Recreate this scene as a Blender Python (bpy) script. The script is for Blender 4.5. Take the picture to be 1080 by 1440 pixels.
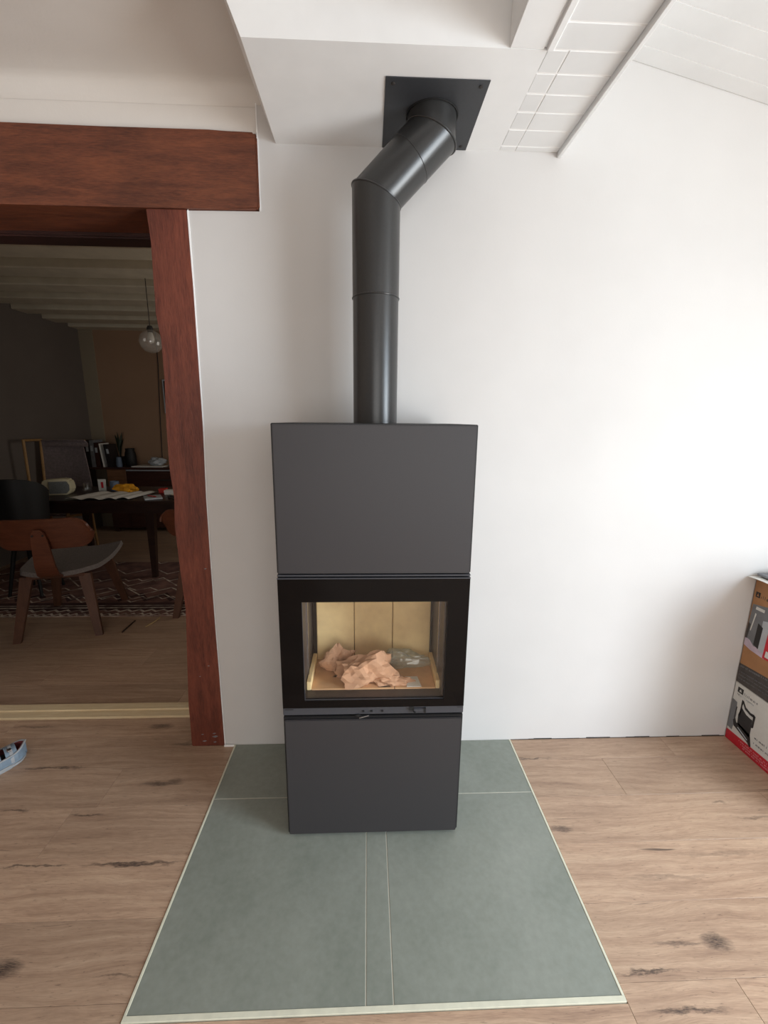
import bpy, bmesh, math, random
from mathutils import Vector, Matrix, noise
random.seed(7)
for o in list(bpy.data.objects): bpy.data.objects.remove(o)
S = bpy.context.scene; C = S.collection
PI = math.pi; R = math.radians

# ------------------------------------------------------------------ camera
cd = bpy.data.cameras.new('camera'); cam = bpy.data.objects.new('camera', cd); C.objects.link(cam)
S.camera = cam
cd.sensor_fit = 'VERTICAL'; cd.sensor_height = 36.0; cd.sensor_width = 27.0
cd.lens = 603.87*36/1440; cd.clip_start = .02
yw, pt, rl = R(2.2285), R(12.0772), R(.5505)
fw = Vector((math.sin(yw)*math.cos(pt), math.cos(yw)*math.cos(pt), -math.sin(pt)))
rt = Vector((math.cos(yw), -math.sin(yw), 0)); up = rt.cross(fw)
r2 = rt*math.cos(rl)+up*math.sin(rl); u2 = -rt*math.sin(rl)+up*math.cos(rl)
m = Matrix((r2, u2, -fw)).transposed().to_4x4(); m.translation = Vector((-.0171, -1.7013, 1.4416))
cam.matrix_world = m

# ------------------------------------------------------------------ world, lights, exposure
W = bpy.data.worlds.new('world'); S.world = W; W.use_nodes = True
W.node_tree.nodes['Background'].inputs[0].default_value = (.75, .87, 1, 1)
W.node_tree.nodes['Background'].inputs[1].default_value = .6
def area(name, loc, aim, sx, sy, power, col, spread=180):
    l = bpy.data.lights.new(name, 'AREA'); l.shape = 'RECTANGLE'; l.size = sx; l.size_y = sy
    l.energy = power; l.color = col; l.spread = math.radians(spread)
    o = bpy.data.objects.new(name, l); C.objects.link(o); o.location = loc
    o.rotation_euler = (Vector(aim)-Vector(loc)).to_track_quat('-Z', 'Y').to_euler()
    return o
# window on the right: blue sky light falling downwards and warm light thrown up by the ground outside
area('window_sky_right', (2.94, -2.05, 1.25), (0, -1.3, -.6), 1.15, 1.9, 69, (.70, .85, 1), 150)
area('window_ground_right', (2.95, -2.05, 1.0), (0, -1.3, 2.6), 1.15, 1.7, 48, (1, .97, .90), 150)
area('window_daylight_rear', (.55, -4.54, 1.3), (.55, 0, 1.3), 2.3, 1.9, 34, (1, .95, .89))
area('far_room_fill', (.37, 2.2, 1.4), (-3, 2.2, 1.2), 1.0, 1.1, 11.0, (1, .93, .84))  # added fill lamp that lifts the dim far room; no window there
vs = S.view_settings
S.display_settings.display_device = 'sRGB'
vs.view_transform = 'Standard'; vs.look = 'None'; vs.gamma = 1; vs.use_curve_mapping = False
vs.exposure = 0.15

# ------------------------------------------------------------------ material helpers
def lin(c):
    return tuple(((x/255)/12.92 if x/255 <= .04045 else ((x/255+.055)/1.055)**2.4) for x in c)+(1,)
class NT:
    def __init__(s, name):
        s.m = bpy.data.materials.new(name); s.m.use_nodes = True
        s.t = s.m.node_tree; s.b = s.t.nodes['Principled BSDF']; s.out = s.t.nodes['Material Output']
    def n(s, kind, props=None, **ins):
        x = s.t.nodes.new(kind)
        for k, v in (props or {}).items(): setattr(x, k, v)
        for k, v in ins.items():
            key = int(k[1:]) if k[0] == 'i' and k[1:].isdigit() else k.replace('_', ' ')
            s.set(x.inputs[key], v)
        return x
    def set(s, inp, v):
        if isinstance(v, bpy.types.Node): v = v.outputs[0]
        if isinstance(v, bpy.types.NodeSocket): s.t.links.new(v, inp)
        else: inp.default_value = v
    def math(s, op, a, b=None, c=None, clamp=False):
        x = s.t.nodes.new('ShaderNodeMath'); x.operation = op; x.use_clamp = clamp
        for i, v in enumerate((a, b, c)):
            if v is not None: s.set(x.inputs[i], v)
        return x.outputs[0]
    def ramp(s, fac, stops):
        x = s.t.nodes.new('ShaderNodeValToRGB'); e = x.color_ramp.elements
        while len(e) < len(stops): e.new(.5)
        for i, (p, c) in enumerate(stops): e[i].position = p; e[i].color = c
        s.set(x.inputs[0], fac); return x.outputs[0]
    def mix(s, fac, a, b, mode='MIX'):
        x = s.t.nodes.new('ShaderNodeMixRGB'); x.blend_type = mode
        s.set(x.inputs[0], fac); s.set(x.inputs[1], a); s.set(x.inputs[2], b); return x.outputs[0]
    def obj(s):
        return s.n('ShaderNodeTexCoord').outputs['Object']
    def mapping(s, vec, scale, loc=(0, 0, 0)):
        x = s.n('ShaderNodeMapping'); s.set(x.inputs[0], vec); x.inputs['Scale'].default_value = scale
        s.set(x.inputs['Location'], loc); return x.outputs[0]
    def noise(s, vec, scale, detail=4, rough=.55, dist=0):
        x = s.n('ShaderNodeTexNoise'); s.set(x.inputs['Vector'], vec); x.inputs['Scale'].default_value = scale
        x.inputs['Detail'].default_value = detail; x.inputs['Roughness'].default_value = rough
        x.inputs['Distortion'].default_value = dist; return x.outputs[0]
    def bump(s, h, strength, dist=.01):
        x = s.n('ShaderNodeBump', Height=h, Strength=strength, Distance=dist); s.t.links.new(x.outputs[0], s.b.inputs['Normal'])
def plain(name, rgb, rough=.5, metal=0., var=.06, scale=30, bump=0., spec=.5):
    k = NT(name); v = k.noise(k.obj(), scale)
    a = lin([min(255, c*(1+var)) for c in rgb]); b = lin([c*(1-var) for c in rgb])
    k.set(k.b.inputs['Base Color'], k.ramp(v, [(.3, b), (.7, a)]))
    k.b.inputs['Roughness'].default_value = rough; k.b.inputs['Metallic'].default_value = metal
    k.b.inputs['Specular IOR Level'].default_value = spec
    if bump: k.bump(k.noise(k.obj(), scale*4), bump, .003)
    return k.m
def wood(name, dark, mid, light, stretch=(1.2, 9, 9), rough=.4, bump=.15, blot=.5, spec=.5):
    k = NT(name); o = k.obj()
    g = k.noise(k.mapping(o, stretch), 4, 6, .6, .6)
    f = k.noise(k.mapping(o, tuple(x*5 for x in stretch)), 6, 4, .6)
    col = k.ramp(g, [(.25, lin(dark)), (.5, lin(mid)), (.75, lin(light))])
    col = k.mix(.35, col, k.ramp(f, [(.3, lin(dark)), (.65, lin(light))]))
    col = k.mix(blot, col, k.ramp(k.noise(o, 3, 3), [(.3, (.45, .42, .42, 1)), (.6, (1.1, 1.05, 1, 1))]), 'MULTIPLY')
    k.set(k.b.inputs['Base Color'], col); k.b.inputs['Roughness'].default_value = rough
    k.b.inputs['Specular IOR Level'].default_value = spec
    k.bump(f, bump, .004); return k.m
def glass(name, tint=(1, 1, 1), ior=1.45, base=.0, rough=.02):
    k = NT(name); k.t.nodes.remove(k.b)
    bf = k.n('ShaderNodeNewGeometry').outputs['Backfacing']
    fr = k.n('ShaderNodeFresnel', IOR=k.math('ADD', ior, k.math('MULTIPLY', bf, 1/ior-ior)))
    tr = k.n('ShaderNodeBsdfTransparent', Color=tint+(1,)); gl = k.n('ShaderNodeBsdfGlossy', Roughness=rough)
    mx = k.n('ShaderNodeMixShader'); k.set(mx.inputs[0], k.math('ADD', fr.outputs[0], base, clamp=True))
    k.set(mx.inputs[1], tr); k.set(mx.inputs[2], gl); k.t.links.new(mx.outputs[0], k.out.inputs[0]); return k.m

M = {}
def plaster(name, rgb, b=.25):
    k = NT(name); o = k.obj()
    k.set(k.b.inputs['Base Color'], k.ramp(k.noise(o, 2.2, 3), [(.3, lin([c-3 for c in rgb])), (.7, lin([c+2 for c in rgb]))]))
    k.b.inputs['Roughness'].default_value = .75; k.b.inputs['Specular IOR Level'].default_value = .25
    h = k.math('ADD', k.noise(o, 14, 4), k.math('MULTIPLY', k.noise(o, 120, 2), .25))
    k.bump(h, b, .004); return k.m
M['wall'] = plaster('wall_paint', (209, 207, 205), .12)
M['bouncewall'] = plaster('bounce_tint_wall', (192, 178, 166), .12)  # unseen walls toned darker and warmer to cut bounce and warm the shadows
M['cream'] = plaster('cream_plaster', (224, 219, 213), .35)
M['white'] = plain('white_gloss_paint', (240, 241, 241), .45, var=.012, scale=8)
M['board'] = plain('white_painted_board', (230, 231, 231), .5, var=.015, scale=6)
M['caulk'] = plain('white_caulk', (250, 250, 250), .6, var=.01)
M['gap'] = plain('dark_gap', (48, 44, 42), .8)
M['timber_h'] = wood('stained_timber_horizontal', (66, 34, 26), (104, 58, 41), (134, 78, 52), (1.2, 9, 9), .42, .25, .45)
M['timber_v'] = wood('stained_timber_vertical', (70, 30, 23), (106, 52, 39), (132, 72, 54), (9, 9, 1.1), .42, .25, .5)
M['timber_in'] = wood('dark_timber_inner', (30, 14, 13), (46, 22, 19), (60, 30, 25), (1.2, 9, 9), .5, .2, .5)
M['pine'] = wood('pale_pine', (196, 170, 130), (216, 194, 156), (228, 212, 178), (1, 12, 12), .5, .05, .1)

# oak laminate, one material shared by all the planks; marks are knots and cracks printed in the laminate
def oak():
    k = NT('oak_laminate'); o = k.obj()
    ri = k.n('ShaderNodeObjectInfo').outputs['Random']
    off = k.n('ShaderNodeCombineXYZ', X=k.math('MULTIPLY', ri, 31.0), Y=k.math('MULTIPLY', ri, 17.0), Z=0.0)
    v = k.n('ShaderNodeVectorMath', {'operation': 'ADD'}); k.set(v.inputs[0], o); k.set(v.inputs[1], off); v = v.outputs[0]
    warp = k.noise(k.mapping(v, (1.1, 3, 1)), 1.6, 3, .5)
    wv = k.n('ShaderNodeVectorMath', {'operation': 'ADD'}); k.set(wv.inputs[0], v)
    k.set(wv.inputs[1], k.n('ShaderNodeCombineXYZ', X=0.0, Y=k.math('MULTIPLY', warp, .09), Z=0.0)); wv = wv.outputs[0]
    g = k.noise(k.mapping(wv, (.8, 15, 1)), 3.2, 7, .66, .25)
    f = k.noise(k.mapping(wv, (5, 90, 1)), 5, 4, .6)
    col = k.ramp(g, [(.22, lin((128, 94, 70))), (.42, lin((174, 136, 102))), (.58, lin((194, 157, 121))), (.8, lin((214, 181, 145)))])
    col = k.mix(.34, col, k.ramp(f, [(.3, lin((106, 76, 58))), (.7, lin((196, 158, 124)))]))
    # slow colour drift
    col = k.mix(.35, col, k.ramp(k.noise(k.mapping(v, (.8, 4, 1)), 2, 2), [(.3, (.72, .66, .64, 1)), (.65, (1.08, 1.04, 1.0, 1))]), 'MULTIPLY')
    # small dashes
    d = k.noise(k.mapping(wv, (9, 75, 1)), 4, 3, .6)
    col = k.mix(k.ramp(d, [(.63, (0, 0, 0, 1)), (.71, (.6, .6, .6, 1))]), col, lin((78, 56, 46)))
    # long splits, sparse
    c = k.noise(k.mapping(wv, (.9, 26, 1)), 2.2, 3, .5, .2)
    col = k.mix(k.ramp(c, [(.70, (0, 0, 0, 1)), (.735, (.8, .8, .8, 1))]), col, lin((66, 48, 42)))
    sep = k.n('ShaderNodeSeparateXYZ'); k.set(sep.inputs[0], o)
    wob = k.math('MULTIPLY', k.math('SUBTRACT', k.noise(k.mapping(o, (4, 12, 1)), 4, 4, .6), .5), .05)
    yy = k.math('ADD', sep.outputs[1], wob)
    marks = [(-.985, -.80, .055, .030, .9), (.975, -.80, .05, .022, .85), (.685, -.446, .05, .018, .7), (-.85, -.205, .10, .017, .75), (-.80, -.197, .035, .02, .6),
             (-.79, -.528, .19, .009, .95), (-1.11, -.527, .13, .006, .9), (-1.06, -.34, .07, .005, .8), (-1.33, -.313, .06, .006, .8), (-1.33, -.112, .16, .007, .8),
             (.74, -.86, .10, .006, .85), (.79, -.938, .12, .008, .85), (.71, -.117, .09, .005, .8), (1.35, -.353, .03, .008, .6), (.87, -.80, .10, .008, .6),
             (-.78, .01, .14, .012, .6), (-1.6, .14, .12, .008, .5), (-.67, -.825, .09, .005, .5), (1.2, -.55, .2, .012, .3), (.95, -.62, .16, .010, .3),
             (-1.0, .13, .07, .02, .7), (1.45, -.42, .1, .007, .5)]
    tot = None
    for (mx, my, rx, ry, st) in marks:
        dx = k.math('MULTIPLY', k.math('SUBTRACT', sep.outputs[0], mx), 1/rx)
        dy = k.math('MULTIPLY', k.math('SUBTRACT', yy, my), 1/ry)
        q = k.math('ADD', k.math('MULTIPLY', dx, dx), k.math('MULTIPLY', dy, dy))
        w = k.math('MULTIPLY', k.math('SUBTRACT', 1.0, q, clamp=True), st*1.15, clamp=True)
        tot = w if tot is None else k.math('MAXIMUM', tot, w)
    brk = k.math('MULTIPLY', tot, k.ramp(k.noise(k.mapping(o, (11, 90, 1)), 6, 5, .65), [(.36, (.42, .42, .42, 1)), (.58, (1, 1, 1, 1))]))
    col = k.mix(brk, col, lin((58, 44, 40)))
    tone = k.n('ShaderNodeMapRange', Value=ri); tone.inputs['To Min'].default_value = .9; tone.inputs['To Max'].default_value = 1.1
    hs = k.n('ShaderNodeHueSaturation', Value=tone, Color=col); hs.inputs['Saturation'].default_value = .80
    k.set(k.b.inputs['Base Color'], hs)
    k.b.inputs['Roughness'].default_value = .40; k.b.inputs['Specular IOR Level'].default_value = .5
    k.bump(k.math('ADD', f, k.math('MULTIPLY', tot, -.5)), .12, .002)
    return k.m
M['oak'] = oak()
def tile_mat():
    k = NT('slate_green_tile'); o = k.obj()
    a = k.noise(o, 3.0, 5, .6); b = k.noise(o, 45, 3, .6)
    col = k.mix(.25, k.ramp(a, [(.3, lin((122, 128, 118))), (.7, lin((146, 150, 141)))]), k.ramp(b, [(.3, lin((116, 121, 112))), (.7, lin((150, 154, 146)))]))
    k.set(k.b.inputs['Base Color'], col); k.b.inputs['Roughness'].default_value = .42
    k.bump(b, .06, .002); return k.m
M['tile'] = tile_mat()
M['grout'] = plain('pale_grout', (206, 202, 188), .8, var=.03)
M['trim'] = plain('cream_trim', (214, 212, 192), .6, var=.03)
M['steel'] = plain('stove_grey_paint', (51, 49, 51), .48, var=.03, scale=300, bump=.05)
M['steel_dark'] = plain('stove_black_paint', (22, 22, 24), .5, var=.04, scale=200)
M['steel_rail'] = plain('stove_rail_paint', (62, 63, 68), .4, var=.03, scale=200)
M['black'] = plain('black_recess', (12, 12, 13), .7)
M['ceramic'] = plain('black_glass_border', (9, 8, 9), .06, var=.02, spec=.2)
M['glass'] = glass('clear_fire_glass', (.99, .985, .97))
M['flue'] = plain('flue_black_paint', (48, 48, 48), .29, var=.04, scale=150, bump=.03)
M['plate'] = plain('plate_black_paint', (52, 54, 58), .5, var=.04, scale=150)
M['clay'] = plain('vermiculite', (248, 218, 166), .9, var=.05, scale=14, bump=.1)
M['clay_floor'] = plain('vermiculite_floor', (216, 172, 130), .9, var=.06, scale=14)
M['lining'] = plain('grey_side_lining', (58, 52, 52), .45, var=.04)
M['chrome'] = plain('bright_steel', (200, 200, 205), .25, 1.0, .02)
M['kraft'] = plain('brown_kraft_paper', (200, 156, 126), .75, var=.06, scale=20, spec=.3)
def poly_bag():
    k = NT('clear_plastic_film'); k.t.nodes.remove(k.b)
    tr = k.n('ShaderNodeBsdfTransparent', Color=(.92, .95, .93, 1)); gl = k.n('ShaderNodeBsdfGlossy', Roughness=.12)
    df = k.n('ShaderNodeBsdfDiffuse', Color=lin((214, 218, 206)))
    a = k.n('ShaderNodeMixShader', Fac=.72); k.set(a.inputs[1], gl); k.set(a.inputs[2], df)
    b = k.n('ShaderNodeMixShader', Fac=.34); k.set(b.inputs[1], tr); k.set(b.inputs[2], a)
    k.t.links.new(b.outputs[0], k.out.inputs[0]); return k.m
M['film'] = poly_bag()
M['paper'] = plain('white_paper', (226, 224, 218), .7, var=.03)
M['card'] = plain('corrugated_card', (170, 124, 84), .75, var=.05, scale=12)
M['print_white'] = plain('printed_white', (214, 214, 210), .5, var=.02)
M['print_black'] = plain('printed_black', (34, 31, 32), .45, var=.05)
M['print_char'] = plain('printed_charcoal', (70, 64, 62), .5, var=.12, scale=40)
M['print_red'] = plain('printed_red', (196, 30, 48), .5, var=.06, scale=60)
M['print_grey'] = plain('printed_grey', (120, 122, 126), .5, var=.06, scale=20)
M['print_pale'] = plain('printed_pale_grey', (180, 186, 192), .5, var=.04, scale=20)
M['print_pink'] = plain('printed_pale_pink', (216, 140, 146), .5, var=.06)
M['print_lilac'] = plain('printed_lilac', (196, 180, 196), .5, var=.06)
M['ply'] = wood('walnut_plywood', (74, 38, 25), (98, 54, 36), (114, 68, 46), (1.5, 14, 14), .4, .08, .3)
M['leg_wood'] = wood('walnut_leg', (66, 40, 28), (90, 58, 42), (106, 72, 52), (12, 12, 1.5), .45, .08, .3)
M['upholstery'] = plain('grey_upholstery', (112, 104, 100), .9, var=.1, scale=120, bump=.2)
M['desk'] = wood('dark_desk_wood', (30, 20, 18), (48, 32, 28), (62, 42, 34), (1.5, 12, 12), .35, .05, .3)
M['shelfwood'] = wood('dark_cabinet_wood', (42, 26, 22), (64, 40, 34), (84, 54, 44), (1.5, 12, 12), .4, .05, .3)
M['brownwood'] = wood('brown_cabinet_wood', (96, 66, 44), (128, 92, 64), (150, 110, 80), (1.5, 12, 12), .45, .05, .3)
M['bucket'] = plain('black_chair_shell', (18, 18, 18), .6)
M['cloth'] = plain('greyish_cloth', (128, 116, 116), .9, var=.08, scale=50, bump=.1)
M['beech'] = wood('beech_frame', (150, 112, 66), (176, 136, 86), (196, 156, 104), (9, 9, 1.5), .5, .05, .2)
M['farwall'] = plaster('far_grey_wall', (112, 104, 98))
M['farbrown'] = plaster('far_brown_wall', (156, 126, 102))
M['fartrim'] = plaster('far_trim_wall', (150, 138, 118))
M['farbeam'] = plain('far_white_beam', (206, 198, 178), .6, var=.04, scale=6)
M['yellow'] = plain('yellow_cloth', (226, 158, 30), .7, var=.1)
M['red'] = plain('red_print', (196, 50, 40), .6)
M['blue'] = plain('blue_grey', (96, 110, 130), .6)
M['cream_plastic'] = plain('cream_plastic', (214, 206, 176), .5, var=.03)
M['speaker'] = plain('grey_speaker_cloth', (118, 122, 122), .8, var=.15, scale=200)
M['clear'] = glass('clear_glass', (.96, .97, .97), 1.5, .04)
def milky():
    k = NT('milky_glass'); k.t.nodes.remove(k.b)
    tr = k.n('ShaderNodeBsdfTransparent', Color=(.95, .95, .95, 1)); gl = k.n('ShaderNodeBsdfGlossy', Roughness=.05); df = k.n('ShaderNodeBsdfDiffuse', Color=lin((230, 226, 218)))
    a = k.n('ShaderNodeMixShader', Fac=.7); k.set(a.inputs[1], gl); k.set(a.inputs[2], df)
    b = k.n('ShaderNodeMixShader', Fac=.26); k.set(b.inputs[1], tr); k.set(b.inputs[2], a)
    k.t.links.new(b.outputs[0], k.out.inputs[0]); return k.m
M['milky'] = milky()
M['bulb'] = plain('frosted_bulb', (220, 215, 205), .3)
M['shoe'] = plain('blue_grey_shoe', (112, 128, 142), .65, var=.06, scale=60, bump=.1)
M['shoe_in'] = plain('dark_red_lining', (104, 44, 46), .8, var=.1)
M['shoe_dark'] = plain('shoe_black_mesh', (26, 28, 28), .7)
M['shoe_pale'] = plain('shoe_pale_sole', (146, 148, 150), .6)
M['straw'] = plain('straw_stick', (196, 168, 120), .7)
M['stick'] = plain('dark_stick', (60, 42, 30), .8)

# ------------------------------------------------------------------ mesh helpers
def tag(o, label=None, cat=None, group=None, kind=None):
    if label: o['label'] = label
    if cat: o['category'] = cat
    if group: o['group'] = group
    if kind: o['kind'] = kind
    return o
def empty(name, loc=(0, 0, 0), rz=0):
    o = bpy.data.objects.new(name, None); C.objects.link(o); o.location = loc; o.rotation_euler.z = rz
    o.empty_display_size = .05; return o
WORLD = {}   # object -> offset of its mesh space from the world (roots built in world coordinates)
class MB:
    def __init__(s): s.bm = bmesh.new()
    def poly(s, vs, fs):
        v = [s.bm.verts.new(p) for p in vs]
        for f in fs:
            try: s.bm.faces.new([v[i] for i in f])
            except ValueError: pass
        return s
    def box(s, x0, x1, y0, y1, z0, z1, bev=0., seg=2):
        b = bmesh.new()
        v = [b.verts.new((x, y, z)) for x in (x0, x1) for y in (y0, y1) for z in (z0, z1)]
        for f in ((0, 1, 3, 2), (4, 6, 7, 5), (0, 4, 5, 1), (2, 3, 7, 6), (0, 2, 6, 4), (1, 5, 7, 3)): b.faces.new([v[i] for i in f])
        if bev: bmesh.ops.bevel(b, geom=b.edges[:], offset=bev, segments=seg, affect='EDGES', clamp_overlap=True)
        return s.merge(b)
    def merge(s, b):
        me = bpy.data.meshes.new('tmp'); b.to_mesh(me); b.free(); s.bm.from_mesh(me); bpy.data.meshes.remove(me); return s
    def prism(s, pts, a0, a1, axis='y', bev=0.):
        """pts 2D outline; axis y -> (x,z), x -> (y,z), z -> (x,y)"""
        f = {'y': lambda p, a: (p[0], a, p[1]), 'x': lambda p, a: (a, p[0], p[1]), 'z': lambda p, a: (p[0], p[1], a)}[axis]
        b = bmesh.new(); n = len(pts)
        v = [b.verts.new(f(p, a0)) for p in pts]+[b.verts.new(f(p, a1)) for p in pts]
        b.faces.new(v[:n]); b.faces.new(v[n:][::-1])
        for i in range(n): b.faces.new((v[i], v[n+i], v[n+(i+1) % n], v[(i+1) % n]))
        if bev: bmesh.ops.bevel(b, geom=b.edges[:], offset=bev, segments=2, affect='EDGES', clamp_overlap=True)
        return s.merge(b)
    def rings(s, rs, cap=True, close=True):
        n = len(rs[0]); v = [[s.bm.verts.new(p) for p in r] for r in rs]
        for a, b in zip(v, v[1:]):
            for i in range(n if close else n-1): s.bm.faces.new((a[i], a[(i+1) % n], b[(i+1) % n], b[i]))
        if cap: s.bm.faces.new(v[0][::-1]); s.bm.faces.new(v[-1])
        return s
    def tube(s, path, r, n=12, closed=False, cap=True):
        P = [Vector(p) for p in path]; rr = r if isinstance(r, (list, tuple)) else [r]*len(P); rs = []; ref = None
        for i, p in enumerate(P):
            if closed: d = P[(i+1) % len(P)]-P[i-1]
            else: d = P[min(i+1, len(P)-1)]-P[max(i-1, 0)]
            d.normalize()
            if ref is None: ref = Vector((0, 0, 1)) if abs(d.z) < .9 else Vector((1, 0, 0))
            a = (ref-d*ref.dot(d)).normalized(); b = d.cross(a); ref = a
            rs.append([p+(a*math.cos(t)+b*math.sin(t))*rr[i] for t in (2*PI*j/n for j in range(n))])
        if closed: rs.append(rs[0]); cap = False
        return s.rings(rs, cap)
    def lathe(s, prof, cx, cy, z0=0, n=24, cap=True):
        return s.rings([[(cx+r*math.cos(2*PI*j/n), cy+r*math.sin(2*PI*j/n), z0+z) for j in range(n)] for r, z in prof], cap)
    def strip(s, pts, th, widths, axis_x=True):
        """flat bent strip: pts (y,z) path, symmetric half widths along x"""
        P = [Vector((0, a, b)) for a, b in pts]; rs = []
        for i, p in enumerate(P):
            d = (P[min(i+1, len(P)-1)]-P[max(i-1, 0)]).normalized(); nr = Vector((0, -d.z, d.y))*th/2; w = Vector((widths[i], 0, 0))
            rs.append([p-w-nr, p+w-nr, p+w+nr, p-w+nr])
        return s.rings(rs)
    def build(s, name, mat, parent=None, smooth=False, off=None, angle=40):
        bmesh.ops.remove_doubles(s.bm, verts=s.bm.verts[:], dist=1e-6)
        bmesh.ops.recalc_face_normals(s.bm, faces=s.bm.faces[:])
        if off is None and parent is not None: off = WORLD.get(parent.name)
        if off: bmesh.ops.translate(s.bm, verts=s.bm.verts[:], vec=-Vector(off))
        me = bpy.data.meshes.new(name); s.bm.to_mesh(me); s.bm.free()
        me.materials.append(mat)
        if smooth:
            me.polygons.foreach_set('use_smooth', [True]*len(me.polygons))
            try: me.set_sharp_from_angle(angle=R(angle))
            except Exception: pass
        o = bpy.data.objects.new(name, me); C.objects.link(o)
        if parent: o.parent = parent; WORLD[o.name] = WORLD.get(parent.name)
        elif off: o.location = off; WORLD[o.name] = tuple(off)
        return o
def thing(name, label, cat, loc=(0, 0, 0), rz=0, group=None, world=True):
    o = empty(name, loc, rz); tag(o, label, cat, group)
    WORLD[o.name] = tuple(loc) if world else None
    return o
def struct(o, label): return tag(o, label, kind='structure')
def grid_solid(f, nu, nv, th):
    """closed solid from surface f(u,v)->Vector, thickness th along normal"""
    top = [[Vector(f(i/(nu-1), j/(nv-1))) for j in range(nv)] for i in range(nu)]
    b = MB(); bot = []
    for i in range(nu):
        row = []
        for j in range(nv):
            du = top[min(i+1, nu-1)][j]-top[max(i-1, 0)][j]; dv = top[i][min(j+1, nv-1)]-top[i][max(j-1, 0)]
            row.append(top[i][j]-du.cross(dv).normalized()*th)
        bot.append(row)
    A = [[b.bm.verts.new(p) for p in r] for r in top]; B = [[b.bm.verts.new(p) for p in r] for r in bot]
    for i in range(nu-1):
        for j in range(nv-1):
            b.bm.faces.new((A[i][j], A[i+1][j], A[i+1][j+1], A[i][j+1])); b.bm.faces.new((B[i][j], B[i][j+1], B[i+1][j+1], B[i+1][j]))
    for i in range(nu-1):
        b.bm.faces.new((A[i][0], B[i][0], B[i+1][0], A[i+1][0])); b.bm.faces.new((A[i][-1], A[i+1][-1], B[i+1][-1], B[i][-1]))
    for j in range(nv-1):
        b.bm.faces.new((A[0][j], A[0][j+1], B[0][j+1], B[0][j])); b.bm.faces.new((A[-1][j], B[-1][j], B[-1][j+1], A[-1][j+1]))
    return b

# ================================================================== STRUCTURE
XL, XR, YB = -2.6, 2.9, -4.5          # main room
FX0, FX1, FY0, FY1, FZ = -3.6, .4, .3, 4.1, 2.5   # far room (beam undersides at FZ)
HL, HR, HF = -.6114, .6394, -.9082    # hearth
postL = [(-.785, 2.15), (-.776, 2.04), (-.780, 1.91), (-.785, 1.81), (-.772, 1.717), (-.773, 1.59), (-.783, 1.41), (-.786, 1.25), (-.779, 1.134), (-.787, 1.02), (-.783, .868), (-.775, .66), (-.789, .42), (-.801, .21), (-.805, .0)]
postR = [(-.643, 2.15), (-.643, 1.91), (-.645, 1.67), (-.647, 1.41), (-.656, 1.134), (-.659, .84), (-.660, .58), (-.659, .35), (-.659, .0)]
def slopez(x): return 2.631-.226*(x-.886)

fl = MB().box(XL-.1, XR+.1, YB-.1, .3, -.14, -.012).build('floor', M['oak'])
struct(fl, 'oak laminate floor of wide boards with knots and dark splits around the tiled hearth')
MB().box(FX0-.1, FX1+.1, .3, FY1+.1, -.14, -.012).build('subfloor', M['oak'], fl)
# individual planks: rows run along X, 0.19 m wide
rows = []; y1 = .19
def plank(x0, x1, ya, yb):
    if x1-x0 < .02: return
    MB().box(x0+.0004, x1-.0004, ya+.0004, yb-.0004, -.012, 0, .0005, 1).build('plank', M['oak'], fl)
joints = {0: [-1.95, -.05, 1.35], 1: [-2.3, -1.04, 1.01, 2.3], 2: [-2.4, -1.12, .2, 1.55], 3: [-1.75, -.35, 1.62], 4: [-2.2, -1.45, .1, 1.36, 2.4],
          5: [-1.9, -.55, .96, 2.3], 6: [-2.3, -.9, .45, 1.8], 7: [-1.6, -.2, 1.15, 2.5], 8: [-2.1, -.75, .6, 2.0], 9: [-1.5, -.1, 1.3], 10: [-2.2, -.8, .5, 1.9], 11: [-1.7, -.3, 1.05, 2.4]}
r = 0; ya = .0
y_edges = [.19]+[-.0+(.07-.19*j) for j in range(0, 14)]
for r in range(len(y_edges)-1):
    yb, ya = y_edges[r], y_edges[r+1]
    xs = [XL]+joints.get(r-1 if r else 11, [-1.6, -.2, 1.2])+[XR]
    for a, b in zip(xs, xs[1:]):
        segs = [(a, b)]
        if ya < 0 and yb > HF+.001:                      # the hearth interrupts the boards
            nya = max(ya, HF-.012); segs = [(a, min(b, HL-.006)), (max(a, HR+.006), b)]
            if ya < HF-.012: plank(max(a, HL-.006), min(b, HR+.006), ya, HF-.012)
        for s0, s1 in segs:
            if yb > 0:                                    # only the doorway has boards past the wall line
                if ya < 0: plank(s0, s1, ya, 0); s1 = min(s1, -.66); plank(s0, s1, 0, yb)
                else: plank(max(s0, -2.15), min(s1, -.66), ya, yb)
            else: plank(s0, s1, ya, yb)
y = .285
for r in range(20):
    sh = (r*.47) % 1.3
    xs = [FX0]+[x for x in (FX0+sh+1.3*j for j in range(4)) if FX0+.1 < x < FX1-.1]+[FX1]
    if y > 3.0: break
    for a, b in zip(xs, xs[1:]): plank(a, b, y, y+.19)
    y += .19
MB().box(FX0, FX1, y, FY1, -.012, 0).build('floor_strip', M['oak'], fl)

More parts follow.
